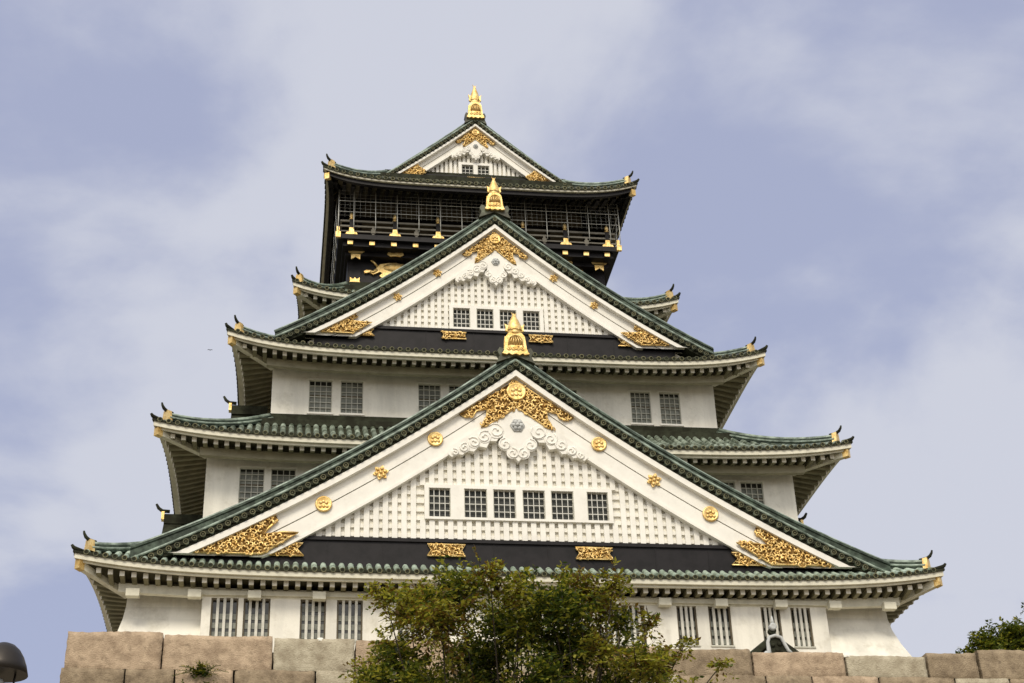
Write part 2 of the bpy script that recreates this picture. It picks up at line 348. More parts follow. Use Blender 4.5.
# ------- roofs
def skirt(w, y, ze, lift, w2, y2, zt, wi, yi, zs, dark=False, bar=.34, raf=.42, hip_end=1.0, tilem=None, fl=.5):
    """one tier of roof: four concave tiled slopes from the eave (w, y, ze) to the wall above (w2, y2, zt)."""
    h, h2, hi = YC-y, YC-y2, YC-yi
    K = lambda t: .68*t+.32*t*t
    UP = lambda u: lift*abs(u)**5.5
    FLR = lambda side, u: fl*(1-abs(u)**8) if side in (1, 3) else 0
    def P(side, u, t):
        if side in (0, 2): a, b = w+(w2-w)*t, h+(h2-h)*t
        else: a, b = h+(h2-h)*t, w+(w2-w)*t
        z = ze+(zt-ze)*K(t)+UP(u)*(1-t)**2
        x, yy = u*a, -b+FLR(side, u)*(1-t)
        return (Vector((x, YC+yy, z)), Vector((-yy, YC+x, z)), Vector((-x, YC-yy, z)), Vector((yy, YC-x, z)))[side]
    mb = MB()
    for side in range(4):
        nu, ntt = 48, 7; b = len(mb.v)
        for j in range(ntt+1):
            for i in range(nu+1): mb.v.append(tuple(P(side, -1+2*i/nu, j/ntt)))
        for j in range(ntt):
            for i in range(nu):
                q = b+j*(nu+1)+i; mb.face((q, q+1, q+nu+2, q+nu+1), 3, True)
        # eave edge of the sheet: flat tile ends
        b = len(mb.v)
        for i in range(nu+1):
            p = P(side, -1+2*i/nu, 0); mb.v += [tuple(p), (p.x, p.y, p.z-.10)]
        for i in range(nu):
            q = b+2*i; mb.face((q, q+1, q+3, q+2), 1)
        if side == 2: continue
        L0 = w if side in (0, 2) else h; L2 = w2 if side in (0, 2) else h2
        n = int(L0/bar)
        for k in range(-n, n+1):
            x = k*bar
            if abs(x) > L0-.12: continue
            tm = 1.0 if abs(x) <= L2 else (L0-abs(x))/(L0-L2)
            if tm < .03: continue
            ns = 6; pts = []
            for i in range(ns+1):
                t = tm*i/ns; a = L0+(L2-L0)*t
                pts.append(P(side, max(-1, min(1, x/a)), t))
            pts[0] = pts[0]+(pts[0]-pts[1]).normalized()*.07
            along = {0: Vector((1, 0, 0)), 1: Vector((0, 1, 0)), 2: Vector((-1, 0, 0)), 3: Vector((0, -1, 0))}[side]
            def nf(i, pts=pts, along=along):
                d = (pts[min(i+1, ns)]-pts[max(i-1, 0)]).normalized(); return along.cross(d).normalized()
            mb.halfbar(pts, nf, along, .112, 0, 2)
            # round end tile hanging at the eave
            c = pts[0]; outv = Vector((along.y, -along.x, 0))
            bb = len(mb.v); q8 = 8
            for lay, rad, off in ((0, .105, 0), (1, .105, .05), (2, .072, .052), (3, .06, .03)):
                for q in range(q8):
                    a = 2*math.pi*q/q8
                    mb.v.append(tuple(c+along*math.cos(a)*rad+Vector((0, 0, math.sin(a)*rad))+outv*off))
            for lay, mi in ((0, 1), (1, 2), (2, 1)):
                for q in range(q8):
                    w_ = (q+1) % q8; mb.face((bb+lay*q8+q, bb+lay*q8+w_, bb+(lay+1)*q8+w_, bb+(lay+1)*q8+q), mi)
            mb.face([bb+3*q8+q for q in range(q8)], 1)
    roof = mb.build('roof', [tilem or TG, TD, TR, TD], tower)
    # eave boards: two stepped fascias following the eave line
    def loop(d, dz, n=40):
        pts = []
        for side in range(4):
            a, b = (w-d, h-d) if side in (0, 2) else (h-d, w-d)
            for i in range(n):
                u = -1+2*i/n; z = ze+UP(u)+dz; x, yy = u*a, -b+FLR(side, u)
                pts.append(((x, YC+yy, z), (-yy, YC+x, z), (-x, YC-yy, z), (yy, YC-x, z))[side])
        return pts
    def ring(mb, d0, d1, za, zb, mi=0):
        Ls = [loop(d0, za), loop(d0, zb), loop(d1, zb), loop(d1, za)]; n = len(Ls[0]); b = len(mb.v)
        for l in Ls: mb.v += l
        for j in range(4):
            for i in range(n):
                i2 = (i+1) % n; j2 = (j+1) % 4
                mb.face((b+j*n+i, b+j2*n+i, b+j2*n+i2, b+j*n+i2), mi, False)
    mb = MB(); ring(mb, -.09, .1, -.10, -.012); mb.build('tile_edge', TD, roof)
    mb = MB(); ring(mb, -.03, .10, -.20 if dark else -.30, -.102)
    if not dark: ring(mb, .105, .20, -.39, -.26)
    mb.build('eave_board', EB, roof)
    if dark:
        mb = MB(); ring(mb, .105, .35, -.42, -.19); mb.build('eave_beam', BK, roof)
    # soffit and rafters
    zso = -.34
    def S(side, u, f):          # f 0 at the eave, 1 at the wall
        d0 = .15
        a, b = (w-d0+(wi-w+d0)*f, h-d0+(hi-h+d0)*f)
        if side in (1, 3): a, b = b, a
        z = ze+zso+UP(u)*(1-f)**1.5+(zs-(ze+zso))*f; x, yy = u*a, -b+FLR(side, u)*(1-f)
        return Vector(((x, YC+yy, z), (-yy, YC+x, z), (-x, YC-yy, z), (yy, YC-x, z))[side])
    mb = MB()
    for side in range(4):
        nu, nf_ = 40, 3; b = len(mb.v)
        for j in range(nf_+1):
            for i in range(nu+1): mb.v.append(tuple(S(side, -1+2*i/nu, j/nf_)))
        for j in range(nf_):
            for i in range(nu):
                q = b+j*(nu+1)+i; mb.face((q+nu+1, q+nu+2, q+1, q), 0)
    for side in (0, 1, 3):
        L0 = (w if side == 0 else h)-.15; Li = wi if side == 0 else hi
        along = {0: Vector((1, 0, 0)), 1: Vector((0, 1, 0)), 3: Vector((0, -1, 0))}[side]
        n = int(L0/raf)
        for k in range(-n, n+1):
            x = k*raf
            if abs(x) > L0-.25: continue
            fm = 1.0 if abs(x) <= Li else (L0-abs(x))/(L0-Li)
            if fm < .12: continue
            f0 = .14 if side == 0 else .06
            pts = []
            for f in (f0, (f0+fm)/2, fm):
                a = L0+(Li-L0)*f
                pts.append(S(side, max(-1, min(1, x/a)), f))
            for p, q in zip(pts, pts[1:]):
                A = along*.085; D = Vector((0, 0, -.19)); e = Vector((0, 0, .02))
                mb.hexa([p-A+D, p+A+D, q+A+D, q-A+D, p-A+e, p+A+e, q+A+e, q-A+e], 1)
            if not dark:
                p = pts[0]; A = along*.087; outv = Vector((along.y, -along.x, 0))
                mb.hexa([p-A+D+outv*.02, p+A+D+outv*.02, p+A+D-outv*.03, p-A+D-outv*.03, p-A+outv*.02, p+A+outv*.02, p+A-outv*.03, p-A-outv*.03], 2)
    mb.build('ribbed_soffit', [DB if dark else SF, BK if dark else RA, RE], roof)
    if not dark:
        dd = (w-wi)*.52
        mb = MB()
        for side in (0,):
            Lw = (wi if side in (0, 2) else hi)+.25; n = 12; b = len(mb.v)
            for i in range(n+1):
                x = -Lw+2*Lw*i/n; a = (w if side in (0, 2) else h)-dd
                f = (dd-.15)/((w-wi)-.15); p = S(side, max(-1, min(1, x/a)), f)
                ov = ((0, -1), (1, 0), (0, 1), (-1, 0))[side]
                for o_, z_ in ((0, -.16), (0, -.50), (-.24, -.50), (-.24, -.16)):
                    mb.v.append((p.x+ov[0]*o_, p.y+ov[1]*o_, p.z+z_))
            for i in range(n):
                q = b+4*i
                for j in range(4):
                    j2 = (j+1) % 4; mb.face((q+j, q+4+j, q+4+j2, q+j2), 0)
            mb.face((b, b+1, b+2, b+3), 0); mb.face((b+4*n+3, b+4*n+2, b+4*n+1, b+4*n), 0)
        mb.build('eave_purlin', EB if w > 16 else PU, roof)
    # corner beams with gilded end caps
    for su, sv in ((-1, 0), (1, 0), (1, 2), (-1, 2)):
        p = S(sv, su, 0.02); q = S(sv, su, 1.0); d = (q-p).normalized(); s = d.cross(Vector((0, 0, 1))).normalized()*.11
        p = p-d*.12
        D = Vector((0, 0, -.30)); mb = MB()
        mb.hexa([p-s+D, p+s+D, q+s+D, q-s+D, p-s, p+s, q+s, q-s])
        cb = mb.build('corner_beam', BK if dark else EB, roof)
        mb = MB(); p2 = p+d*.22; p1 = p-d*.03; s = s*1.1; U = Vector((0, 0, .015)); D = Vector((0, 0, -.32))
        mb.hexa([p1-s+D, p1+s+D, p2+s+D, p2-s+D, p1-s+U, p1+s+U, p2+s+U, p2-s+U])
        mb.build('gold_cap', GD, roof)
    # hip ridges, gold end plates and black horns
    for su, sv in ((-1, 0), (1, 0), (1, 2), (-1, 2)):
        mb = MB(); pts = [P(sv, su, t) for t in [.10+(hip_end-.10)*i/9 for i in range(10)]]
        pts = [p+Vector((0, 0, .02)) for p in pts]
        for p, q in zip(pts, pts[1:]):
            d = (q-p); s = Vector((d.y, -d.x, 0)).normalized()*.15; U = Vector((0, 0, .26))
            mb.hexa([p-s, p+s, q+s, q-s, p-s+U, p+s+U, q+s+U, q-s+U])
        mb.tube([p+Vector((0, 0, .29)) for p in pts], .11, 8, 1)
        for q in (-1, 1):
            d = (pts[-1]-pts[0]); s = Vector((d.y, -d.x, 0)).normalized()*.16*q
            mb.tube([p+s+Vector((0, 0, .12)) for p in pts], .05, 6, 1)
        hr = mb.build('hip_ridge', [TS, TL], roof)
        d = Vector((pts[0].x-pts[1].x, pts[0].y-pts[1].y, 0)).normalized(); s = Vector((d.y, -d.x, 0))
        p = pts[0]
        mb = MB(); A = s*.21; B = d*.10; U = Vector((0, 0, .44)); Z0 = Vector((0, 0, -.03))
        mb.hexa([p-A-B+Z0, p+A-B+Z0, p+A+B+Z0, p-A+B+Z0, p-A*.6-B+U, p+A*.6-B+U, p+A*.6+B+U, p-A*.6+B+U])
        mb.build('gold_end_plate', GD, roof)
        mb = MB()
        a = p+Vector((0, 0, .44))
        mb.tube([a-d*.25, a+d*.06, a+d*.2+Vector((0, 0, .07)), a+d*.28+Vector((0, 0, .18)), a+d*.31+Vector((0, 0, .28))], [.06, .07, .065, .05, .035], 8)
        mb.build('ridge_horn', TD, roof)
        e = P(sv, su, 0); mb = MB()
        mb.tube([e-d*.3+Vector((0, 0, .03)), e+Vector((0, 0, .05)), e+d*.12+Vector((0, 0, .09)), e+d*.2+Vector((0, 0, .17))], [.09, .09, .07, .045], 8)
        mb.build('eave_horn', TD, roof)
    # flat ridge course where the slope meets the wall above
    mb = MB(); a, b = w2+.14, h2+.14
    mb.box(-a, a, YC-b, YC-b+.28, zt-.12, zt+.34); mb.box(-a, -a+.28, YC-b+.28, YC+b, zt-.12, zt+.26); mb.box(a-.28, a, YC-b+.28, YC+b, zt-.12, zt+.26)
    a += .42; b += .42; zc = zt-.42*(zt-ze)/(h-h2)*1.15
    mb.box(-a, a, YC-b, YC-b+.40, zc-.1, zc+.22); mb.box(-a, -a+.4, YC-b+.4, YC+b, zc-.1, zc+.22); mb.box(a-.4, a, YC-b+.4, YC+b, zc-.1, zc+.22)
    mb.build('ridge_course', TD, roof)
    return roof, P
R1, P1 = skirt(16.36, -2.1, 4.27, .56, 12.15, 1.55, 7.0, 14.6, -.2, 4.05, tilem=TP, fl=.72)
R2, P2 = skirt(14.15, -.32, 10.55, .55, 9.73, 3.55, 13.05, 12.15, 1.55, 10.65, tilem=TM, fl=.55)
R3, P3 = skirt(11.62, 1.58, 15.68, .70, 7.5, 6.8, 18.8, 9.73, 3.55, 15.85, tilem=TB, fl=.48)
R4, P4 = skirt(8.98, 5.25, 20.55, .62, 6.42, 9.0, 23.1, 7.5, 6.8, 20.7, tilem=TM, fl=.4)
R5, P5 = skirt(7.72, 6.3, 27.80, .60, 4.5, 8.8, 29.75, 6.3, 9.3, 28.6, dark=True, hip_end=1.0, tilem=TB, fl=.22)

# ------- gables
def strip(mb, ft, fb, x0, x1, y0, y1, n=20, mi=0):
    b = len(mb.v)
    for i in range(n+1):
        x = x0+(x1-x0)*i/n; t, q = ft(x), fb(x)
        q = min(q, t)
        mb.v += [(x, y0, q), (x, y0, t), (x, y1, t), (x, y1, q)]
    for i in range(n):
        a = b+4*i
        for j in range(4):
            j2 = (j+1) % 4; mb.face((a+j, a+j2, a+4+j2, a+4+j), mi)
    mb.face((b, b+3, b+2, b+1), mi); e = b+4*n; mb.face((e, e+1, e+2, e+3), mi)
def inpoly(x, z, poly):
    c = False; j = len(poly)-1
    for i in range(len(poly)):
        (xi, zi), (xj, zj) = poly[i], poly[j]
        if (zi > z) != (zj > z) and x < (xj-xi)*(z-zi)/(zj-zi)+xi: c = not c
        j = i
    return c
def filigree(par, poly, y, name='gold_filigree', step=.20, rad=.10, th=.032):
    """pierced gilt plate: dark backing, a raised border and scrolls."""
    mb = MB(); mb.prism_y(list(poly), y, y+.05, 1)
    pp = [(x, y-.02, z) for x, z in poly]; pp.append(pp[0]); mb.tube(pp, th*1.35, 6, 0)
    xs = [p[0] for p in poly]; zs = [p[1] for p in poly]
    z = min(zs); row = 0
    while z < max(zs):
        x = min(xs)+(step*.5 if row % 2 else 0)
        while x < max(xs):
            cx, cz = x+rnd.uniform(-.04, .04), z+rnd.uniform(-.04, .04)
            if inpoly(cx, cz, poly):
                a0 = rnd.uniform(0, 6.28); sg = rnd.choice((-1, 1)); pts = []
                for k in range(8):
                    a = a0+sg*k*.72; q = rad*(1.15-.11*k)
                    pts.append((cx+q*math.cos(a), y-.035-.008*k, cz+q*math.sin(a)))
                mb.tube(pts, [th*.6, th, th*1.1, th*1.15, th*1.15, th*1.2, th*1.3, th*1.5], 5, 0)
                a = a0+2.2
                lx, lz = cx+rad*1.2*math.cos(a), cz+rad*1.2*math.sin(a)
                if inpoly(lx, lz, poly): mb.lathe((lx, y-.01, lz), [(.055, 0), (.05, .04), (.02, .06)], 6, 'y', 0)
            x += step
        z += step*.866; row += 1
    return mb.build(name, [GD, GR], par)
def crest(par, x, y, z, r, kind=0):
    mb = MB()
    if kind == 0:
        mb.lathe((x, y, z), [(r, 0), (r, .06), (r*.9, .09), (r*.82, .075), (r*.1, .085)], 20, 'y')
        for k in range(3):                       # three upright leaves and flower spikes in relief
            a = R(90+(k-1)*62); mb.lathe((x+r*.36*math.cos(a), y-.07, z-r*.02+r*.3*math.sin(a)), [(r*.26, 0), (r*.2, .04), (r*.05, .06)], 8, 'y')
        for k in range(3):
            mb.lathe((x+(k-1)*r*.4, y-.07, z-r*.35), [(r*.24, 0), (r*.18, .035), (r*.04, .05)], 8, 'y')
    else:
        pts = []
        for k in range(24):
            a = 2*math.pi*k/24; q = r*(.82+.22*math.cos(6*a)); pts.append((x+q*math.cos(a+.26), z+q*math.sin(a+.26)))
        mb.prism_y(pts, y-.07, y)
        for k in range(6):
            a = 2*math.pi*k/6+.26; mb.lathe((x+r*.55*math.cos(a), y-.07, z+r*.55*math.sin(a)), [(r*.27, 0), (r*.2, .04), (r*.05, .055)], 8, 'y')
        mb.lathe((x, y-.07, z), [(r*.25, 0), (r*.2, .06), (r*.05, .08)], 10, 'y')
    return mb.build('gold_crest', GD, par)

def spiral(mb, cx, cz, r, y, turn=1, a0=0, th=.05, mi=0):
    pts = []
    for k in range(15):
        a = a0+turn*k*.62; q = r*(1-.058*k); pts.append((cx+q*math.cos(a), y-.02, cz+q*math.sin(a)))
    mb.tube(pts, [th*.9]*12+[th, th*1.2, th*1.4], 6, mi)
    mb.lathe((cx, y, cz), [(r*.98, -.02), (r*.98, .008), (r*.9, .018)], 18, 'y', mi)

def gable(yw, Tp, Wp, dv, zb, yb, sx, sz, lat, band_w, winrow, zwin, crests, plates, bandz, xe, ridge_w=.5, vstep=.45, small=False):
    """yw: plane of the white bargeboard face; Tp, Wp: tile and board profiles; dv: board depth; zb: foot."""
    T, Wf = poly(*Tp), poly(*Wp)
    apex = Wf(0)
    yl = yw+.30                                   # lattice plane
    # --- white gable wall with lattice
    mb = MB(); inner = lambda x: Wf(x)-dv
    strip(mb, lambda x: Wf(x)-.15, lambda x: zb-.6, -xe*.93, xe*.93, yl+.075, yl+.25, 40)
    wall = mb.build('gable', PL, tower)
    z0 = bandz[1]
    wx = max([abs(a) for w_ in winrow for a in w_])+.16 if winrow else 0
    pz0, pz1 = zwin[0]-.10, zwin[1]+.14
    mb = MB(); hw = band_w+.35; n = int(hw/lat); bw = lat*.29
    for k in range(-n, n+1):
        x = (k+.5)*lat; top = inner(x)+.25
        if top <= z0: continue
        if small:
            
            if abs(x) < wx+bw: mb.box(x-bw, x+bw, yl-.08, yl+.13, pz1, max(top, pz1+.01)); mb.box(x-bw, x+bw, yl-.08, yl+.13, z0, pz0)
            else: mb.box(x-bw*1.0, x+bw*1.0, yl-.08, yl+.13, z0, top)
            continue
        if abs(x) < wx+bw:
            mb.box(x-bw, x+bw, yl-.08, yl+.13, z0, pz0); 
            if top > pz1: mb.box(x-bw, x+bw, yl-.08, yl+.13, pz1, top)
        else: mb.box(x-bw, x+bw, yl-.08, yl+.13, z0, top)
    z = z0+lat*.55
    while z < apex-dv and not small:
        xm = 0
        while xm < xe and inner(xm)+.2 > z: xm += .05
        if pz0-.05 < z < pz1+.05:
            mb.box(-xm, -wx, yl-.01, yl+.13, z-lat*.24, z+lat*.20); mb.box(wx, xm, yl-.01, yl+.13, z-lat*.24, z+lat*.20)
        else: mb.box(-xm, xm, yl-.01, yl+.13, z-lat*.24, z+lat*.20)
        z += lat*1.0
    mb.build('lattice', WB, wall)
    mb = MB()
    wall_front(mb, -wx, wx, pz0, pz1, yl-.16, .255, winrow, *zwin)
    mb.build('window_surround', WB, wall)
    for a, b in winrow: window(wall, a, b, zwin[0], zwin[1], yl-.16, 'gable', .24)
    # --- bargeboards (each side): outer rim, upper board, lower board with a groove between
    for s in (-1, 1):
        mb = MB(); cl = lambda f: (lambda x: max(f(x), zb))
        rim = .26*sz
        X1 = xe
        strip(mb, cl(Wf), cl(lambda x: Wf(x)-rim), 0, s*X1, yw-.24, yw+.3, 30)
        strip(mb, cl(lambda x: Wf(x)-rim+.02), cl(lambda x: Wf(x)-dv*.50), 0, s*X1, yw, yw+.25, 30)
        strip(mb, cl(lambda x: Wf(x)-dv*.50-.035), cl(lambda x: Wf(x)-dv), 0, s*X1, yw+.03, yw+.25, 30)
        strip(mb, cl(lambda x: Wf(x)-dv*.48), cl(lambda x: Wf(x)-dv*.56), 0, s*X1, yw+.07, yw+.2, 30, 1)
        strip(mb, cl(lambda x: Wf(x)-dv+.11), cl(lambda x: Wf(x)-dv-.02), 0, s*X1, yw-.03, yw+.26, 30)
        mb.build('bargeboard', [WB, DB], wall)
    for x, z, r, k in crests: crest(wall, x, yw, z, r, k)
    # --- gold filigree at the apex (two wings) and the gold crest between
    ax = lambda px, pz: (px*sx, apex-pz*sz)
    for s in (-1, 1):
        pol = [(0, .42), (2.28, 2.02), (2.05, 2.12), (1.72, 2.02), (1.62, 1.82), (1.18, 1.72), (1.22, 2.1), (1.36, 2.34), (1.42, 2.56), (1.26, 2.5), (0, 1.60)]
        pol = [ax(s*p, q) for p, q in pol]
        if s < 0: pol = pol[::-1]
        filigree(wall, pol, yw-.05, step=.20*max(sx, .62), rad=.095*max(sx, .62), th=.03*max(sx, .7))
    c = ax(0, .95); crest(wall, c[0], yw-.12, c[1], .40*sx, 0)
    # --- white carved pendant with cloud scrolls and a grey flower boss
    mb = MB()
    y = yw-.06
    shield = [(0, 1.62), (.55, 2.12), (.72, 2.4), (.58, 2.85), (.66, 3.2), (.42, 3.6), (.16, 3.8), (0, 3.98), (-.16, 3.8), (-.42, 3.6), (-.66, 3.2), (-.58, 2.85), (-.72, 2.4), (-.55, 2.12)]
    sh = [ax(p*1.0, q) for p, q in shield]; mb.prism_y(sh, y, yl+.05)
    k = sx
    for s in (-1, 1):
        wing = [(.5, 2.0), (1.0, 2.2), (1.5, 2.55), (2.0, 2.9), (2.72, 3.40), (2.80, 3.72), (2.62, 3.86), (2.42, 3.72), (2.2, 3.76), (2.02, 3.56), (1.75, 3.6), (1.55, 3.36), (1.25, 3.42), (1.1, 3.12), (.85, 3.12), (.62, 2.8)]
        pw = [ax(s*a, b) for a, b in wing]; mb.prism_y(pw, y+.012, yl)
        for px, pz, r, tn, a0 in ((.50, 3.30, .27, -s, 1.6), (.22, 3.68, .24, s, 1.6), (.86, 2.72, .33, s, 2.5), (1.32, 3.00, .27, -s, 1.0), (1.74, 3.26, .24, s, 2.5), (2.12, 3.50, .20, -s, 1.2), (2.50, 3.70, .15, s, 2.0)):
            q = ax(s*px, pz-.04); spiral(mb, q[0], q[1], r*k*1.05, y+.01, tn, a0, .04*k)
    mb.build('carved_pendant', WB, wall)
    mb = MB(); q = ax(0, 2.42)
    mb.lathe((q[0], y, q[1]), [(.30*k, 0), (.30*k, .05), (.25*k, .07), (.25*k, .03)], 6, 'y')
    for j in range(6):
        a = 2*math.pi*j/6; mb.lathe((q[0]+.15*k*math.cos(a), y-.03, q[1]+.15*k*math.sin(a)), [(.10*k, 0), (.085*k, .06), (.02, .09)], 8, 'y')
    mb.lathe((q[0], y-.03, q[1]), [(.09*k, 0), (.08*k, .10), (.02, .13)], 8, 'y')
    mb.build('flower_boss', CARV, wall)
    # --- black sill band with gold plates
    mb = MB(); mb.box(-band_w-1.2*sx, band_w+1.2*sx, yl-.12, yl+.1, bandz[0]-.6, bandz[1]-.14)
    for s in (-1, 1): mb.box(min(s*(band_w+1.2*sx), s*xe*.9), max(s*(band_w+1.2*sx), s*xe*.9), yl-.12, yl+.1, bandz[0]-.9, zb+.25)
    mb.box(-band_w-.6, band_w+.6, yl-.2, yl+.1, bandz[1]-.14, bandz[1]-.003)
    k = -int(band_w/1.05)*1.05
    while k < band_w:
        mb.box(k-.02, k+.02, yl-.135, yl-.12, bandz[0]-.5, bandz[1]-.142); k += 2.1
    mb.build('sill_band', BK, wall)
    for a, b, q0, q1 in plates:
        n = .16*sx
        pol = [(a, q0), (b, q0), (b-n*1.0, (q0+q1)/2), (b, q1), (a, q1), (a+n, (q0+q1)/2)]
        filigree(wall, pol, yl-.18, 'gold_plate', .15, .065, .024)
    # --- gold filigree at the feet of the bargeboards and band ends
    return wall, T, Wf, yl
def gable_roof(T, Wf, yf, yb, xe, ridge_w, ridge_h, vstep, rr=.11, bar=.34, band=.43):
    mb = MB(); n = 26; vis = .0
    b = len(mb.v)
    low = lambda x: Wf(x)+band
    for i in range(2*n+1):
        x = -xe+xe*i/n; mb.v += [(x, yf, low(x)), (x, yb, low(x)), (x, yf, Wf(x)+.02), (x, yb, Wf(x)+.02)]
    for i in range(2*n):
        a = b+4*i
        mb.face((a, a+4, a+5, a+1), 0, True); mb.face((a+2, a+3, a+7, a+6), 1); mb.face((a, a+2, a+6, a+4), 1)
    for s in (-1, 1):                          # bars running down each slope
        y = yf+.10; k = 0
        while y < yb-.05:
            pts = [Vector((s*xe*i/14, y, low(xe*i/14))) for i in range(15)]
            def nf(i, pts=pts, s=s):
                d = (pts[min(i+1, 14)]-pts[max(i-1, 0)]).normalized(); q = Vector((0, 1, 0)).cross(d); return q if q.z > 0 else -q
            rad = .10
            mb.halfbar(pts, nf, Vector((0, 1, 0)), rad, 0, 1)
            y += .42 if k < 1 else bar; k += 1
    for s in (-1, 1):                          # verge: round tile ends facing the front
        x = .0; arr = []
        while x < xe-.1:
            sl = (T(x+.1)-T(x))/.1; arr.append(x); x += vstep/math.sqrt(1+sl*sl)
        for x in arr:
            if s < 0 and x == 0: continue
            z = (low(x)*.50+Wf(x)*.50)
            c = Vector((s*x, yf-.05, z)); q8 = 10; bb = len(mb.v)
            for rad, off in ((rr, .06), (rr, -.10), (rr*.74, -.10), (rr*.66, -.075)):
                for q in range(q8):
                    a = 2*math.pi*q/q8; mb.v.append((c.x+rad*math.cos(a), c.y+off, c.z+rad*math.sin(a)))
            for lay, mi in ((0, 0), (1, 2), (2, 1)):
                for q in range(q8):
                    w_ = (q+1) % q8; mb.face((bb+lay*q8+q, bb+lay*q8+w_, bb+(lay+1)*q8+w_, bb+(lay+1)*q8+q), mi)
            mb.face([bb+3*q8+q for q in range(q8)], 1)
            mb.lathe((c.x, c.y-.075, c.z), [(rr*.3, 0), (rr*.25, .02)], 6, 'y', 2)
            xn = x+vstep*.5*.8                   # flat tile lip between the discs
            mb.box(s*xn-.13, s*xn+.13, yf-.08, yf+.02, (low(xn)*.5+Wf(xn)*.5)-.05, (low(xn)*.5+Wf(xn)*.5)+.07, 1)
    roof = mb.build('gable_roof', [TM, TD, TR], tower)
    for s in (-1, 1):                          # descending ridge along the verge with pale caps
        mb = MB(); strip(mb, lambda x: T(x)-.07, lambda x: low(x)-.06, 0, s*xe, yf+.02, yf+.36, 26)
        P_ = lambda x, f, y, dz: (s*x, y, f(x)+dz)
        mb.tube([P_(xe*i/20, T, yf+.17, -.06) for i in range(21)], .10, 8, 1)
        mb.tube([P_(xe*i/20, T, yf+.01, -.17) for i in range(21)], .035, 6, 0)
        mb.tube([P_(xe*i/20, low, yf-.03, .03) for i in range(21)], .055, 6, 1)
        mb.build('descending_ridge', [TS, TL], roof)
    mb = MB(); z = T(0)
    mb.box(-ridge_w/2, ridge_w/2, yf+.3, yb, z-.5, z+ridge_h-.2); mb.box(-ridge_w*.62, ridge_w*.62, yf+.2, yb, z+ridge_h-.2, z+ridge_h-.1)
    mb.tube([(0, yf+.25, z+ridge_h-.05), (0, yb, z+ridge_h-.05)], .16, 10)
    mb.build('main_ridge', TD, roof)
    mb = MB()                                    # dark end tile with wings under the finial
    pol = [(-ridge_w*.98, z-.62), (-ridge_w*.80, z-.30), (-ridge_w*.92, z-.10), (-ridge_w*.80, z+.08), (-ridge_w*.62, z+.02), (-ridge_w*.5, z-.06), (ridge_w*.5, z-.06), (ridge_w*.62, z+.02), (ridge_w*.80, z+.08), (ridge_w*.92, z-.10), (ridge_w*.80, z-.30), (ridge_w*.98, z-.62), (0, z-.30)]
    mb.prism_y(pol, yf-.12, yf+.3); mb.build('ridge_end_tile', TB, roof)
    return roof

def finial(y, z, w, h1, h2):
    """gold gable finial: bell shaped plate with an arched opening, and a fish with its tail up."""
    mb = MB()
    hw = w/2
    outer = [(-1.08, 0), (-.98, .06), (-.86, .25), (-.80, .6), (-.72, .85), (-.5, 1.0), (0, 1.06), (.5, 1.0), (.72, .85), (.80, .6), (.86, .25), (.98, .06), (1.08, 0), (.7, -.05), (.55, .02), (.3, -.06), (0, 0), (-.3, -.06), (-.55, .02), (-.7, -.05)]
    mb.prism_y([(a*hw, z+b*h1) for a, b in outer], y-.02, y+.12)
    mb.prism_y([(-.9*hw, z+.12), (-.8*hw, z+.9*h1), (.8*hw, z+.9*h1), (.9*hw, z+.12)], y+.12, y+.36)
    arch = [(-.55, .42), (-.52, .72), (-.3, .84), (0, .88), (.3, .84), (.52, .72), (.55, .42)]
    b = [(a*hw, z+q*h1) for a, q in arch]
    mb.prism_y(b, y-.03, y+.0, 1)
    mb.tube([(a, y-.05, q) for a, q in b], .035, 6)
    for k in range(-2, 3):
        mb.tube([(k*hw*.2, y-.05, z+.44*h1), (k*hw*.2+.02, y-.06, z+.62*h1), (k*hw*.12, y-.05, z+.8*h1)], .022, 5)
    for k in (-1.5, -.5, .5, 1.5):
        spiral(mb, k*hw*.36, z+.24*h1, hw*.19, y-.02, 1 if k > 0 else -1, 1.0, .022)
    base = mb.build('roof_finial', [GD, GR], tower)
    # fish body, seen head down with tail up
    zf = z+h1
    mb = MB()
    prof = [(.50, 0), (.56, .08), (.54, .16), (.60, .22), (.58, .32), (.52, .45), (.42, .58), (.31, .70), (.22, .80), (.13, .90), (.05, .97), (.02, 1.0)]
    hb = h2
    mb.lathe((0, y+.16, zf-.02), [(a*hw, q*hb) for a, q in prof], 14, 'z', 0, True, 1, .8)
    mb.lathe((0, y+.16, zf-.02), [(.60*hw, .17*hb), (.66*hw, .2*hb), (.60*hw, .23*hb)], 14, 'z', 0, True, 1, .8)
    for s in (-1, 1):                            # side fins, curling up and out
        mb.prism_y([(s*.45*hw, zf+.10*hb), (s*.74*hw, zf+.16*hb), (s*.70*hw, zf+.30*hb), (s*.80*hw, zf+.46*hb), (s*.56*hw, zf+.38*hb), (s*.42*hw, zf+.42*hb)], y+.08, y+.2)
        mb.prism_y([(s*.05*hw, zf+.86*hb), (s*.22*hw, zf+1.02*hb), (s*.14*hw, zf+.92*hb), (s*.10*hw, zf+.80*hb)], y+.1, y+.2)
        mb.lathe((s*.26*hw, y-.02+.16-.34*hw, zf+.16*hb), [(.09*hw, -.05), (.08*hw, .02), (.02, .04)], 8, 'y')
    mb.build('fish', GD, base)
    return base

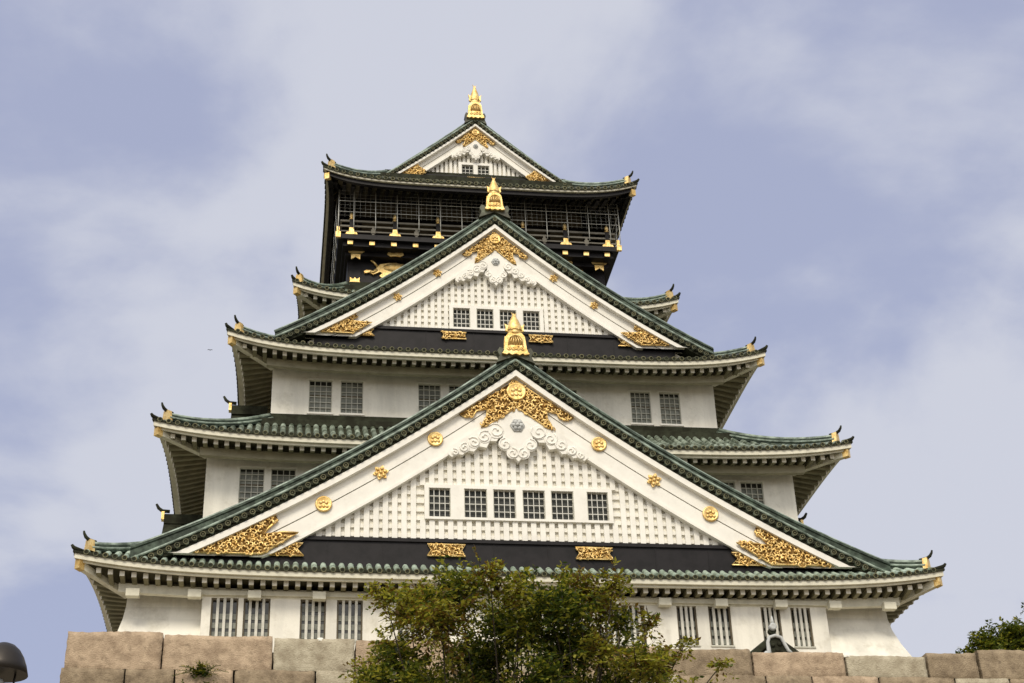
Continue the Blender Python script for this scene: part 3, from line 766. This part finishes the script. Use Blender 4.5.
G1T = (14.06, -.7915, .01291); G1W = (13.163, -.7704, .01073)
def sw(l): return sorted([(-b, -a) for a, b in l]+l)
g1, T1, Wf1, yl1 = gable(-1.4, G1T, G1W, 1.72, 5.0, 3.7, 1.0, 1.0, .357, 8.3,
    sw([(.13, 1.02), (1.25, 2.15), (2.67, 3.52)]), (6.86, 8.06),
    [(-3.26, 10.06, .31, 0), (3.26, 10.06, .31, 0), (-5.38, 8.55, .30, 1), (5.38, 8.55, .30, 1), (-7.53, 7.18, .32, 0), (7.53, 7.18, .32, 0)],
    [(-3.59, -2.14, 5.24, 5.70), (2.10, 3.55, 5.24, 5.70)], (5.2, 5.93), 13.3)
for s in (-1, 1):
    pol = [(12.35, 5.10), (12.2, 5.22), (11.2, 5.70), (9.3, 6.64), (9.22, 6.45), (9.55, 6.12), (9.75, 5.85), (9.0, 5.98), (8.45, 5.96), (8.75, 5.78), (9.75, 5.10)]
    pol = [(s*a, b) for a, b in pol]
    if s < 0: pol = pol[::-1]
    filigree(g1, pol, -1.47)
    pol = [(s*a, b) for a, b in [(9.62, 5.12), (8.9, 5.62), (8.25, 5.62), (8.48, 5.38), (8.22, 5.12)]]
    filigree(g1, pol if s > 0 else pol[::-1], yl1-.2, 'gold_plate', .15, .065, .024)
gable_roof(T1, Wf1, -1.62, 3.6, 14.5, .8, .22, .33)
finial(-1.84, 13.80, 1.04, .95, 1.05)

G2T = (24.0, -.864, .0160); G2W = (23.087, -.8783, .01786)
g2, T2, Wf2, yl2 = gable(2.95, G2T, G2W, 1.28, 17.0, 9.0, .66, .80, .30, 5.6,
    sw([(.13, .90), (1.18, 1.95)]), (17.80, 18.78),
    [(-2.64, 20.44, .2, 1), (2.64, 20.44, .2, 1), (-4.42, 19.10, .2, 1), (4.42, 19.10, .2, 1)],
    [(-2.47, -1.38, 17.17, 17.50), (1.40, 2.49, 17.17, 17.50)], (17.1, 17.68), 8.9)
for s in (-1, 1):
    pol = [(8.3, 17.16), (6.3, 18.12), (6.15, 17.98), (6.45, 17.75), (5.55, 17.72), (6.4, 17.14)]
    pol = [(s*a, b) for a, b in pol]
    filigree(g2, pol if s < 0 else pol[::-1], 2.88, step=.15, rad=.07, th=.024)
    pol = [(s*a, b) for a, b in [(6.3, 17.14), (5.9, 17.46), (5.45, 17.46), (5.6, 17.3), (5.42, 17.14)]]
    filigree(g2, pol if s > 0 else pol[::-1], yl2-.2, 'gold_plate', .13, .055, .02)
gable_roof(T2, Wf2, 2.75, 9.0, 9.7, .75, .18, .31, .10, .3)
finial(2.50, 23.78, .86, .86, 1.0)

G3T = (33.62, -.90, .0095); G3W = (33.05, -.905, .0180)
g3, T3, Wf3, yl3 = gable(8.55, G3T, G3W, .80, 29.5, 20, .45, .55, .23, 2.95,
    sw([(.10, .72)]), (30.05, 30.68), [], [(-.45, .45, 29.72, 29.86)], (29.5, 29.95), 4.4, small=True)
for s in (-1, 1):
    pol = [(s*a, b) for a, b in [(4.0, 29.72), (3.0, 30.35), (2.9, 30.2), (2.55, 29.95), (2.75, 29.72)]]
    filigree(g3, pol if s < 0 else pol[::-1], 8.47, step=.13, rad=.06, th=.022)
gable_roof(T3, Wf3, 8.36, 19.6, 4.9, .6, .22, .27, .085, .3, .28)
finial(8.12, 33.32, .86, .95, 1.25)

# ------- small side gables whose ridges point left and right
def side_gable(x, y, z, s, half=3.4, drop=3.6, wx=12.0):
    mb = MB()
    for i in range(8):
        t0, t1 = i/8, (i+1)/8; f = lambda t: z-drop*(.85*t+.15*t*t) if False else z-drop*(1.2*t-.2*t*t)
        for q in (-1, 1):
            p = [(y+q*half*t0, f(t0)), (y+q*half*t1, f(t1)), (y+q*half*t1, f(t1)-.3), (y+q*half*t0, f(t0)-.3)]
            mb.prism_x(p if q < 0 else p[::-1], min(s*wx, x), max(s*wx, x), 0)
    mb.prism_x([(y-.22, z-.2), (y+.22, z-.2), (y+.22, z+.22), (y-.22, z+.22)], min(s*wx, x), max(s*wx, x), 1)
    o = mb.build('side_gable_roof', [TD, TD], tower)
    mb = MB(); mb.box(min(x, x+s*.12), max(x, x+s*.12), y-.15, y+.15, z+.02, z+.36); mb.build('gold_end_plate', GD, o)
    mb = MB(); mb.tube([(x-s*.2, y, z+.42), (x+s*.1, y, z+.44), (x+s*.26, y, z+.56), (x+s*.36, y, z+.74)], [.08, .08, .07, .05], 8)
    mb.build('ridge_horn', TD, o)
side_gable(-13.9, 5, 9.05, -1); side_gable(13.45, 5, 9.4, 1)
side_gable(-11.45, 5.6, 14.5, -1, 1.6, 2.4, 9.9)

# ------- top storey: dark room, balcony with rails, wire netting, gold fittings
mb = MB()
mb.box(-5.9, 5.9, 10.2, 18.0, 25.4, 29.0, 0)
for z0, z1 in ((25.4, 25.6), (27.05, 27.15), (27.95, 28.1)): mb.box(-5.95, 5.95, 10.12, 10.2, z0, z1, 1)
for k in range(7):
    x = -5.8+k*11.6/6; mb.box(x-.1, x+.1, 10.08, 10.2, 25.4, 29, 1)
mb.box(-5.7, 5.7, 10.15, 10.198, 26.0, 27.05, 2)
mb.build('upper_room', [DB, BK, GL], tower)
mb = MB()
mb.box(-6.95, 6.95, 7.75, 20.2, 25.22, 25.48)                 # deck
mb.box(-6.7, 6.7, 8.0, 20.0, 24.95, 25.22); mb.box(-6.55, 6.55, 8.5, 19.5, 24.72, 24.95)
for k in range(13):
    x = -6.2+k*1.06-.15; mb.box(x-.12, x+.12, 7.9, 9.0, 24.93, 25.215)
deck = mb.build('balcony', BK, tower)
for k in range(13):                                            # gilded beam ends
    x = -6.35+k*1.06; mb = MB(); mb.box(x-.13, x+.13, 7.86, 7.93, 24.97, 25.18); mb.build('gold_beam_cap', GD, deck)
def gold_fit(par, x, y, z, s, kind):
    if kind == 'tee': polys = [[(-.42, .10), (-.34, .22), (.34, .22), (.48, .10), (.34, -.02), (-.34, -.02)], [(-.26, -.08), (.26, -.08), (.24, -.42), (.1, -.34), (0, -.26), (-.1, -.34), (-.24, -.42)]]
    elif kind == 'foot': polys = [[(-.45, 0), (-.45, .2), (-.28, .32), (-.3, .62), (-.1, .48), (0, .62), (.12, .48), (.3, .62), (.28, .32), (.55, .14), (.55, 0)]]
    else: polys = [[(-.52, .0), (-.44, .16), (-.2, .14), (0, .22), (.2, .14), (.44, .16), (.52, 0), (.3, -.14), (0, -.1), (-.3, -.14)]]
    mb = MB()
    for p in polys: mb.prism_y([(x+a*s, z+b*s) for a, b in p], y-.06, y)
    return mb.build('gold_fitting', GD, par)
for x in (-6.05, 6.05):
    gold_fit(w5, x, 8.49, 24.86, .9, 'tee'); gold_fit(w5, x, 8.98, 23.25, .8, 'foot')
    mb = MB(); mb.box(x-.28, x+.28, 8.95, 9.02, 23.2, 25.0); mb.build('corner_post', BK, w5)
for x in (-4.1, -2, 0.1, 2.2, 4.3): gold_fit(w5, x, 8.48, 24.84, .8, 'bracket')
mb = MB()                                                      # rails
for z, t in ((26.32, .05), (26.02, .045), (25.72, .035)):
    mb.box(-6.85, 6.85, 7.86, 7.94, z-t, z+t); mb.box(-6.85, -6.77, 7.94, 20, z-t, z+t); mb.box(6.77, 6.85, 7.94, 20, z-t, z+t)
mb.build('railing', RAIL, deck)
for k in range(7):
    x = -6.3+k*2.12; tall = k in (0, 6) or True
    mb = MB(); mb.box(x-.09, x+.09, 7.82, 7.98, 25.48, 26.4, 1)
    mb.prism_y([(x-.30, 25.46), (x+.30, 25.46), (x+.24, 25.60), (x+.13, 25.62), (x+.11, 25.86), (x-.11, 25.86), (x-.13, 25.62), (x-.24, 25.60)], 7.76, 7.8)
    mb.lathe((x, 7.9, 26.38), [(.10, 0), (.12, .06), (.06, .12), (.11, .2), (.09, .32), (.02, .44)], 8)
    mb.build('railing_post', [GD, BK], deck)
for k in range(6):
    x = -5.24+k*2.12; mb = MB(); mb.box(x-.06, x+.06, 7.85, 7.95, 25.48, 26.0, 0); mb.box(x-.11, x+.11, 7.82, 7.85, 25.62, 25.84, 0)
    mb.build('railing_post', [RAIL], deck)
for x in (-6.95, 6.95):
    mb = MB(); mb.box(x-.12, x+.12, 7.6, 7.75, 25.2, 25.5); mb.box(x-.07, x+.07, 7.76, 7.9, 25.3, 25.9); mb.build('gold_corner', GD, deck)
mb = MB(); t = .018                                            # net frame
for k in range(-6, 7):
    x = .15+1.06*k; mb.tube([(x, 7.5, 25.6), (x, 7.5, 26.3), (x, 7.55, 27.3), (x, 7.7, 28.5)], t*1.15, 5)
for x in (-6.95, 7.0): mb.tube([(x, 7.5, 25.5), (x, 7.5, 26.3), (x, 7.55, 27.3), (x, 7.7, 28.35)], t*1.2, 5)
for z in (26.62, 27.25): mb.tube([(-6.95, 7.52, z), (7.0, 7.52, z)], t*.9, 5); mb.tube([(-6.95, 7.52, z), (-6.95, 20, z)], t*.8, 5); mb.tube([(7, 7.52, z), (7, 20, z)], t*.8, 5)
for k in range(10):
    for s in (-1, 1):
        y = 8.4+k*1.2; x = s*6.97
        mb.tube([(x, y, 28.3), (x+s*.1, y, 27.2), (x+s*.05, y, 26.3), (x-s*.12, y, 25.4)], t, 5)
for k in range(56): mb.tube([(-6.9+k*.25, 7.5, 26.3), (-6.9+k*.25, 7.55, 27.3), (-6.9+k*.25, 7.7, 28.4)], .0045, 3)
for k in range(9): z = 26.4+.22*k; mb.tube([(-6.95, 7.51+.02*k, z), (7.0, 7.51+.02*k, z)], .0045, 3)
mb.build('bird_netting_frame', NETM, deck)
# gilded tigers in relief on the dark wall
def tiger(s):
    mb = MB(); X = lambda a: s*(-5.62+a*.93); y = 8.93; z0 = 23.74
    body = [(.62, .50), (.85, .78), (1.2, .86), (1.7, .90), (2.2, .80), (2.6, .92), (2.95, .84), (3.05, .6), (2.85, .44), (2.6, .42), (2.75, .1), (2.9, .02), (2.6, .0), (2.4, .36), (1.9, .42), (1.5, .36), (1.3, .16), (1.2, .02), (.95, .02), (.82, .12), (.98, .28), (.85, .36), (.5, .18), (.30, .30), (.05, .24), (.0, .34), (.12, .42), (.34, .42), (.46, .36)]
    mb.prism_y([(X(a), z0+b) for a, b in body], y-.06, y+.08)
    mb.lathe((X(1.7), y, z0+.62), [(.27, 0), (.25, .08), (.14, .13), (.02, .15)], 12, 'y', 0, True, 2.6, 1)
    mb.lathe((X(2.72), y, z0+.68), [(.28, 0), (.26, .1), (.14, .17), (.02, .19)], 12, 'y')
    mb.tube([(X(.72), y-.03, z0+.62), (X(.56), y-.04, z0+.86), (X(.42), y-.04, z0+.96), (X(.33), y-.04, z0+1.06), (X(.42), y-.04, z0+1.18), (X(.62), y-.04, z0+1.2), (X(.8), y-.04, z0+1.14)], [.06, .055, .055, .055, .05, .045, .03], 6)
    mb.tube([(X(.34), y-.05, z0+.36), (X(.5), y-.05, z0+.3), (X(.7), y-.05, z0+.46)], .07, 6)
    return mb.build('tiger_relief', GD, w5)
tiger(1); tiger(-1)

# ---------------------------------------------------------------- stone base under the tower
mb = MB(); za, zb_ = -3.25, .9
for s0, s1 in ((0, 1),):
    lo = [(-17, -3.6), (17, -3.6), (17, 31.5), (-17, 31.5)]; hi = [(-15.3, -2.0), (15.3, -2.0), (15.3, 30), (-15.3, 30)]
    mb.hexa([(*p, za) for p in lo]+[(*p, zb_) for p in hi])
tag(mb.build('stone_base', ST2), 'battered stone base carrying the white castle tower', 'stone base')

# ---------------------------------------------------------------- front stone wall, block by block
swall = empty('stone_wall', 'tan granite block wall running across the foreground below the castle tower', 'stone wall', (0, -16, GZ))
mb = MB()
mb.hexa([(-16.2, -17.6, 0), (60, -17.6, 0), (60, -15.3, 0), (-16.2, 50, 0), (-14.32, -15.85, -5.0-GZ), (60, -15.85, -5.0-GZ), (60, -15.0, -5.0-GZ), (-14.32, 50, -5.0-GZ)])
mb.v = [(x, y+16, z) for x, y, z in mb.v]; mb.build('wall_core', ST3, swall)
mb = MB(); mb.box(-14.3, 30, .22, .9, -5.0-GZ, -3.42-GZ); mb.build('joint_fill', MORT, swall)
def block(x0, x1, z0, z1, mt, dep=1.1, batter=.06, y0=0.0, ragged=.02):
    mb = MB(); gx = .012; nx, nz = max(6, int((x1-x0)/.09)), 11
    x0 += gx; x1 -= gx; b = len(mb.v); rr_ = random.Random(int(x0*97+z0*31))
    ph = rr_.uniform(0, 9)
    for j in range(nz+1):
        for i in range(nx+1):
            u, v = i/nx, j/nz; ed = min(u, 1-u)*(x1-x0); ev = min(v, 1-v)*(z1-z0)
            rnd_ = .022*max(0, 1-ed/.04)**2+.022*max(0, 1-ev/.04)**2
            x = x0+(x1-x0)*u; z = z0+(z1-z0)*v
            if j == nz: z += .014*math.sin(x*2.3+ph)+rr_.uniform(-ragged, ragged)*.6+.05
            if i in (0, nx): x += rr_.uniform(-.010, .010)
            mb.v.append((x, y0+rnd_+batter*(-(1-v))*(z1-z0)*1.0+.006*math.sin(x*3.1+z*4+ph)+rr_.uniform(-.006, .006), z-GZ))
    for j in range(nz):
        for i in range(nx):
            q = b+j*(nx+1)+i; mb.face((q, q+1, q+nx+2, q+nx+1), 0, True)
    t = b+nz*(nx+1); e = len(mb.v)
    for i in range(nx+1): p = mb.v[t+i]; mb.v.append((p[0], p[1]+dep, p[2]-.01))
    for i in range(nx): mb.face((t+i, t+i+1, e+i+1, e+i), 0, True)
    for side in (0, nx):                       # cheeks
        ids = [b+j*(nx+1)+side for j in range(nz+1)]; e2 = len(mb.v)
        for q in ids: p = mb.v[q]; mb.v.append((p[0], p[1]+dep, p[2]))
        for k in range(nz):
            f = (ids[k], ids[k+1], e2+k+1, e2+k); mb.face(f if side == 0 else f[::-1], 0)
    return mb.build('stone_block', mt, swall)
tops = [(-14.48, -12.02, ST, -3.05), (-12.0, -9.15, ST, -3.12), (-9.13, -6.98, ST2, -3.16), (-6.96, -4.1, ST, -3.18), (-4.08, -1.2, ST2, -3.22), (-1.18, 1.3, ST, -3.26),
        (1.32, 3.95, ST3, -3.30), (3.98, 6.62, ST, -3.36), (6.66, 9.0, ST2, -3.44), (9.04, 10.52, ST3, -3.32), (10.58, 12.9, ST3, -3.22), (12.94, 15.6, ST, -3.2), (15.64, 18.4, ST2, -3.2)]
for x0, x1, mt, zt in tops: block(x0, x1, -4.0, zt+.02, mt)
x = -14.55; k = 0
lens = [1.62, 1.25, 1.5, 2.1, 1.2, 1.9, 1.35, 2.2, 1.7, 1.4, 2.4, 1.3, 1.9, 2.2, 1.6, 1.8, 1.4, 2.3, 1.5, 2.0]
for l in lens:
    if x > 18: break
    block(x, x+l, -5.0, -4.04, (ST3, ST3, ST, ST3, ST2)[k % 5], batter=.06, y0=-.06); x += l+.02; k += 1
for x, z in ((-12.75, -3.06), (-7.9, -3.13), (2.15, -3.28), (6.75, -3.38)):      # small worn chips of pale stone along the coping
    mb = MB(); mb.lathe((x, .12, z-GZ-.02), [(.13, 0), (.12, .05), (.08, .10), (.02, .12)], 7, 'z', 0, False)
    mb.build('stone_chip', PL, swall)

# ---------------------------------------------------------------- small gate roof behind the wall
gate = empty('gate_roof', 'small dark tiled gate roof with pale ridge ornament peeking over the stone wall', 'roof', (7.33, -8.0, -3.25))
mb = MB()
prof = [(0, 3.2), (.3, 3.0), (.8, 2.62), (1.5, 2.1), (2.1, 1.7)]
for s in (-1, 1):
    for (a, za), (b, zb2) in zip(prof, prof[1:]):
        mb.prism_y([(s*a, za), (s*b, zb2), (s*b, zb2-.18), (s*a, za-.18)], 0, 5)
    for k in range(14):
        y = .1+k*.36; mb.tube([(s*a, y, z+.02) for a, z in prof], .07, 6)
mb.box(-.16, .16, .1, 5, 3.1, 3.2)
mb.build('tiled_roof', TD, gate)
mb = MB()
mb.tube([(-.50, -.08, 2.52), (-.34, -.1, 2.45), (-.26, -.1, 2.6), (-.27, -.1, 2.95), (-.20, -.1, 3.12), (0, -.1, 3.18), (.2, -.1, 3.12), (.30, -.1, 2.9), (.40, -.1, 2.68), (.56, -.08, 2.56)], [.05, .10, .08, .06, .06, .06, .06, .06, .06, .04], 8)
mb.lathe((-.34, -.06, 2.52), [(.14, -.05), (.13, .06), (.03, .1)], 10, 'y')
mb.lathe((-.02, -.05, 3.50), [(.125, -.16), (.125, .06), (.09, .09), (.04, .07)], 12, 'y')
mb.lathe((.0, .0, 3.60), [(.07, 0), (.05, .15), (.015, .3)], 8, 'z')
mb.build('ridge_ornament', CARV, gate)
mb = MB(); mb.prism_y([(-.30, 2.5), (-.26, 3.05), (0, 3.16), (.24, 3.05), (.42, 2.5)], -.06, .1)
mb.lathe((-.02, .0, 3.40), [(.13, -.2), (.13, .0)], 12, 'y')
for x, z in ((-.1, 2.86), (.14, 2.9), (.05, 2.68), (-.16, 2.6), (.22, 2.62)): mb.lathe((x, -.05, z), [(.085, 0), (.07, .05), (.02, .07)], 8, 'y')
mb.build('ridge_end_tile', TD, gate)
mb = MB(); mb.box(-1.5, 1.5, .5, 4.6, 0, 1.7); mb.build('gate_wall', PL, gate)

# ---------------------------------------------------------------- foliage
def leaves(mb, base, d, n, length, size, mats, rg, flat=.5, drop=0):
    side = d.cross(Vector((0, 0, 1)))
    if side.length < .05: side = Vector((1, 0, 0))
    side.normalize()
    for k in range(n):
        t = (k+rg.uniform(.2, 1))/n; p = base+d*length*t+Vector((0, 0, -drop*t*t))
        s = 1 if k % 2 else -1
        dirv = (d*rg.uniform(.2, .9)+side*s*rg.uniform(.5, 1)+Vector((rg.uniform(-.4, .4), rg.uniform(-.4, .4), rg.uniform(-.7, .35)))).normalized()
        nn = Vector((rg.uniform(-flat, flat), rg.uniform(-flat, flat), 1)).normalized()
        wv = dirv.cross(nn)
        if wv.length < .05: continue
        wv.normalize(); q = size*rg.uniform(.65, 1.3); b = len(mb.v)
        mb.v += [tuple(p), tuple(p+dirv*q*.45+wv*q*.26), tuple(p+dirv*q), tuple(p+dirv*q*.45-wv*q*.26)]
        mb.face((b, b+1, b+2, b+3), rg.choice(mats))
rg = random.Random(21)
tree = empty('leafy_tree', 'leafy green tree with russet tips standing before the stone wall and castle', 'tree', (-3.6, -24.6, GZ))
o0 = Vector((-3.6, -24.6, GZ))
clumps = [  # x, z, radius, palette  (world, about the plane y = -26)
 (-5.9, -5.25, .62, 1), (-5.35, -5.6, .75, 0), (-6.35, -5.85, .65, 1), (-6.9, -5.75, .45, 1), (-5.75, -6.3, .8, 2), (-4.9, -6.2, .75, 0), (-4.35, -5.55, .55, 0), (-4.05, -5.25, .35, 0),
 (-4.2, -6.1, .75, 3), (-3.5, -5.95, .7, 3), (-3.35, -5.5, .5, 0), (-2.75, -5.45, .62, 2), (-2.2, -5.45, .6, 2), (-2.55, -6.1, .75, 2), (-1.9, -6.05, .45, 0), (-2.1, -5.3, .4, 1), (-3.1, -6.7, .8, 3), (-1.6, -6.6, .7, 0), (-.95, -6.65, .6, 2),
 (-3.75, -5.25, .42, 0), (-3.0, -5.15, .35, 1), (-4.75, -5.3, .5, 2), (-3.2, -6.1, .6, 3), (-5.3, -5.0, .42, 0), (-6.0, -4.95, .3, 1), (-1.5, -6.3, .35, 2), (-6.7, -6.3, .5, 1), (-4.6, -6.6, .6, 3), (-2.6, -5.0, .3, 2),
 (-4.1, -5.6, .5, 1), (-3.9, -6.3, .6, 0), (-4.0, -5.0, .3, 1), (-3.6, -5.7, .5, 0), (-5.0, -4.85, .3, 1),
 (-.75, -6.35, .32, 1), (-.35, -6.2, .3, 1), (-.45, -7.05, .45, 0), (.0, -7.1, .3, 1), (-4.5, -7.0, .8, 3), (-5.6, -7.1, .8, 1), (-6.5, -6.9, .7, 0), (-7.1, -6.75, .5, 1), (-7.05, -7.25, .4, 0), (-2.1, -7.3, .8, 0), (-3.7, -7.5, .8, 3), (-6.4, -7.7, .8, 0), (-.9, -7.6, .7, 0), (-5.0, -7.9, .8, 3), (-2.6, -8.1, .8, 3), (-.3, -8.2, .7, 0), (-7.0, -8.4, .7, 0),
 (-5.3, -7.5, .6, 0), (-4.3, -7.6, .6, 1), (-3.2, -7.2, .6, 0), (-1.7, -7.2, .6, 1), (-2.5, -6.8, .5, 1), (-6.2, -7.2, .5, 1), (-4.6, -8.9, .9, 0), (-2.4, -9.2, .9, 0), (-6.0, -9.3, .9, 0), (-.9, -9.4, .8, 0)]
pal = {0: [0, 0, 1, 3, 0, 1], 1: [1, 1, 0, 1, 2], 2: [2, 2, 0, 1, 1], 3: [3, 0, 0, 3, 1]}
tb = MB(); lb = MB()
tops_ = []
fork = Vector((0, 0, 4.2)); tb.tube([(0, 0, 0), (.05, 0, 1.5), (0, .05, 3.0), fork], [.30, .24, .22, .2], 10)
mains = [Vector((-1.7, -.5, 8.3)), Vector((-.5, .4, 8.8)), Vector((.9, -.4, 8.6)), Vector((2.0, .2, 8.0)), Vector((-2.6, .3, 7.8))]
for q in mains:
    mid = (fork+q)/2+Vector((q.x*.12, 0, -.3)); tb.tube([fork, mid, q], [.15, .12, .085], 8)
for cx, cz, cr, pk in clumps:
    c = Vector((cx, -26+rg.uniform(-1.2, .9), cz))-o0
    c.y = rg.uniform(-2.0, .6)
    # keep the clump's place when its distance changes is not needed: crown depth is small beside the distance
    mq = min(mains, key=lambda q: (q-c).length)
    mid = (mq+c)/2+Vector((rg.uniform(-.2, .2), rg.uniform(-.2, .2), -.1))
    tb.tube([mq, mid, c], [.04, .022, .010], 5)
    nt_ = int(105*(cr/.7)**2)
    for k in range(nt_):
        d = Vector((rg.gauss(0, 1), rg.gauss(0, .8), rg.gauss(.35, .8))).normalized()
        s0 = c+Vector((rg.gauss(0, .35), rg.gauss(0, .35), rg.gauss(0, .3)))*cr*.7
        ln = cr*rg.uniform(.5, 1.05)
        leaves(lb, s0, d, int(13*ln/.6)+4, ln*1.08, .115, pal[pk], rg, .8, .15)
        if k % 5 == 0: tb.tube([s0, s0+d*ln*.9], [.012, .005], 4)
tb.build('trunk', BARK, tree)
lb.build('crown', [LF1, LF2, LF3, LF4], tree)

rg = random.Random(5)
def bush_tree(name, label, loc, H, clumps, size, mats):
    t = empty(name, label, 'tree', loc); tb = MB(); lb = MB()
    tb.tube([(0, 0, 0), (.1, 0, H*.4), (0, .1, H*.75)], [.28, .2, .1], 8)
    for c, cr in clumps:
        c = Vector(c); tb.tube([(0, .05, H*.45), (c*.5)+Vector((0, 0, H*.25)), c], [.1, .07, .03], 5)
        for k in range(int(330*cr*cr)):
            d = Vector((rg.gauss(0, 1), rg.gauss(0, 1), rg.gauss(.3, .8))).normalized()
            s0 = c+Vector((rg.gauss(0, .4), rg.gauss(0, .4), rg.gauss(0, .35)))*cr
            leaves(lb, s0, d, 12, cr*rg.uniform(.3, .7), size, mats, rg, .8, .1)
    tb.build('trunk', BARK, t); lb.build('crown', [LF1, LF2, LF3, LF4], t)
bush_tree('round_tree', 'dense dark green rounded tree rising behind the stone wall at right', (20.0, 0, -3.25), 6,
    [((-2.1, 0, 5.2), .55), ((-1.3, .2, 5.75), .7), ((-.3, -.2, 6.0), .75), ((.8, .1, 6.2), .8), ((1.8, .3, 6.1), .8), ((-.8, -.3, 5.2), .8), ((.5, -.4, 5.3), .9), ((1.8, -.3, 5.2), .9), ((-2.2, -.2, 4.9), .5), ((-1.4, -.3, 5.2), .6), ((-.6, .2, 5.7), .7), ((-1.7, 0, 4.5), .6), ((-1.6, .3, 5.0), .6), ((.2, 0, 5.8), .8), ((1.3, -.4, 5.7), .8), ((.2, 0, 4.4), .9)], .17, [0, 0, 0, 3, 1])
bush_tree('slender_tree', 'slender tree with one dark spray showing at the right edge of the sky', (24.35, 4, -3.55), 9,
    [((-1.3, 0, 9.0), .4), ((-.9, 0, 8.75), .35), ((-.4, 0, 9.2), .6), ((.3, .1, 10), .8), ((.9, 0, 8.4), .7)], .14, [0, 3, 3])

# fern in a joint of the wall
fern = empty('wall_fern', 'small green fern growing from a joint of the stone wall', 'fern', (-10.95, -16.1, -4.15))
lb = MB(); rg = random.Random(9)
for k in range(16):
    a = rg.uniform(-1.5, 1.5); ln = rg.uniform(.35, .8)
    d = Vector((math.sin(a), -.35, .55*math.cos(a)+.1)).normalized(); pts = [d*ln*t+Vector((0, 0, -.35*ln*t*t)) for t in (0, .25, .5, .75, 1)]
    lb.tube(pts, .008, 4, 0)
    for t in range(12):
        p = d*ln*t/12+Vector((0, 0, -.35*ln*(t/12)**2))
        leaves(lb, p, d, 2, .05, .13*(1.1-t/14), [0, 1, 3], rg, .5)
for k in range(30):
    leaves(lb, Vector((rg.gauss(.1, .25), -.05, rg.gauss(-.3, .18))), Vector((rg.gauss(0, 1), -.5, rg.gauss(0, 1))).normalized(), 5, .2, .1, [3, 0], rg, .8)
lb.build('fronds', [LF1, LF2, LF3, LF4], fern)

# ---------------------------------------------------------------- street lamp at the left edge
lx, ly, lz = -11.56, -42.0, -12.07
lamp = empty('street_lamp', 'dark domed street lamp rising at the left edge of the view', 'street lamp', (lx, ly, GZ))
zt = lz-GZ
mb = MB(); prof = [(.245, -.31), (.222, -.22), (.19, -.14), (.15, -.075), (.10, -.028), (.05, -.006), (.01, 0)]
mb.lathe((0, 0, zt), prof, 28); mb.lathe((0, 0, zt), [(.24, -.305), (.215, -.22), (.183, -.145), (.143, -.082), (.10, -.04)], 28)
mb.build('lamp_shade', LAMP, lamp)
mb = MB(); mb.tube([(0, 0, 0), (0, 0, .5), (0, 0, .52), (0, 0, zt-1.0)], [.11, .10, .06, .05], 12); mb.lathe((0, 0, zt-1.02), [(.06, 0), (.13, .05), (.13, .09), (.05, .12)], 14)
mb.build('pole', LAMP, lamp)
for k in range(3):
    a = R(-8+120*k); c, s = math.cos(a), math.sin(a); mb = MB()
    mb.tube([(.08*c, .08*s, zt-.95), (.15*c, .15*s, zt-.7), (.125*c, .125*s, zt-.42), (.14*c, .14*s, zt-.2)], .011, 6); mb.build('strut', LAMP, lamp)
mb = MB(); mb.lathe((0, 0, zt-.95), [(.03, 0), (.07, .1), (.09, .3), (.07, .5), (.02, .6)], 14); mb.build('bulb', OPAL, lamp)

# ---------------------------------------------------------------- a bird far off in the sky
mb = MB(); mb.tube([(-.02, -.22, 0), (0, -.1, .02), (0, .1, .01), (0, .26, 0)], [.02, .07, .06, .015], 8)
for s in (-1, 1):
    b = len(mb.v); mb.v += [(0, -.1, .02), (s*.3, -.08, .12), (s*.55, .08, .05), (s*.28, .1, .10), (0, .1, .02)]
    mb.v += [(x, y, z+.02) for x, y, z in mb.v[b:b+5]]
    mb.face((b, b+1, b+2, b+3, b+4)); mb.face((b+9, b+8, b+7, b+6, b+5))
    for i in range(5): mb.face((b+i, b+5+i, b+5+(i+1) % 5, b+(i+1) % 5))
o = mb.build('bird', BIRD, None, (-11.66, -10, 8.9)); o.scale = (.17, .17, .17)
tag(o, 'tiny dark bird flying in the open sky left of the tower', 'bird')
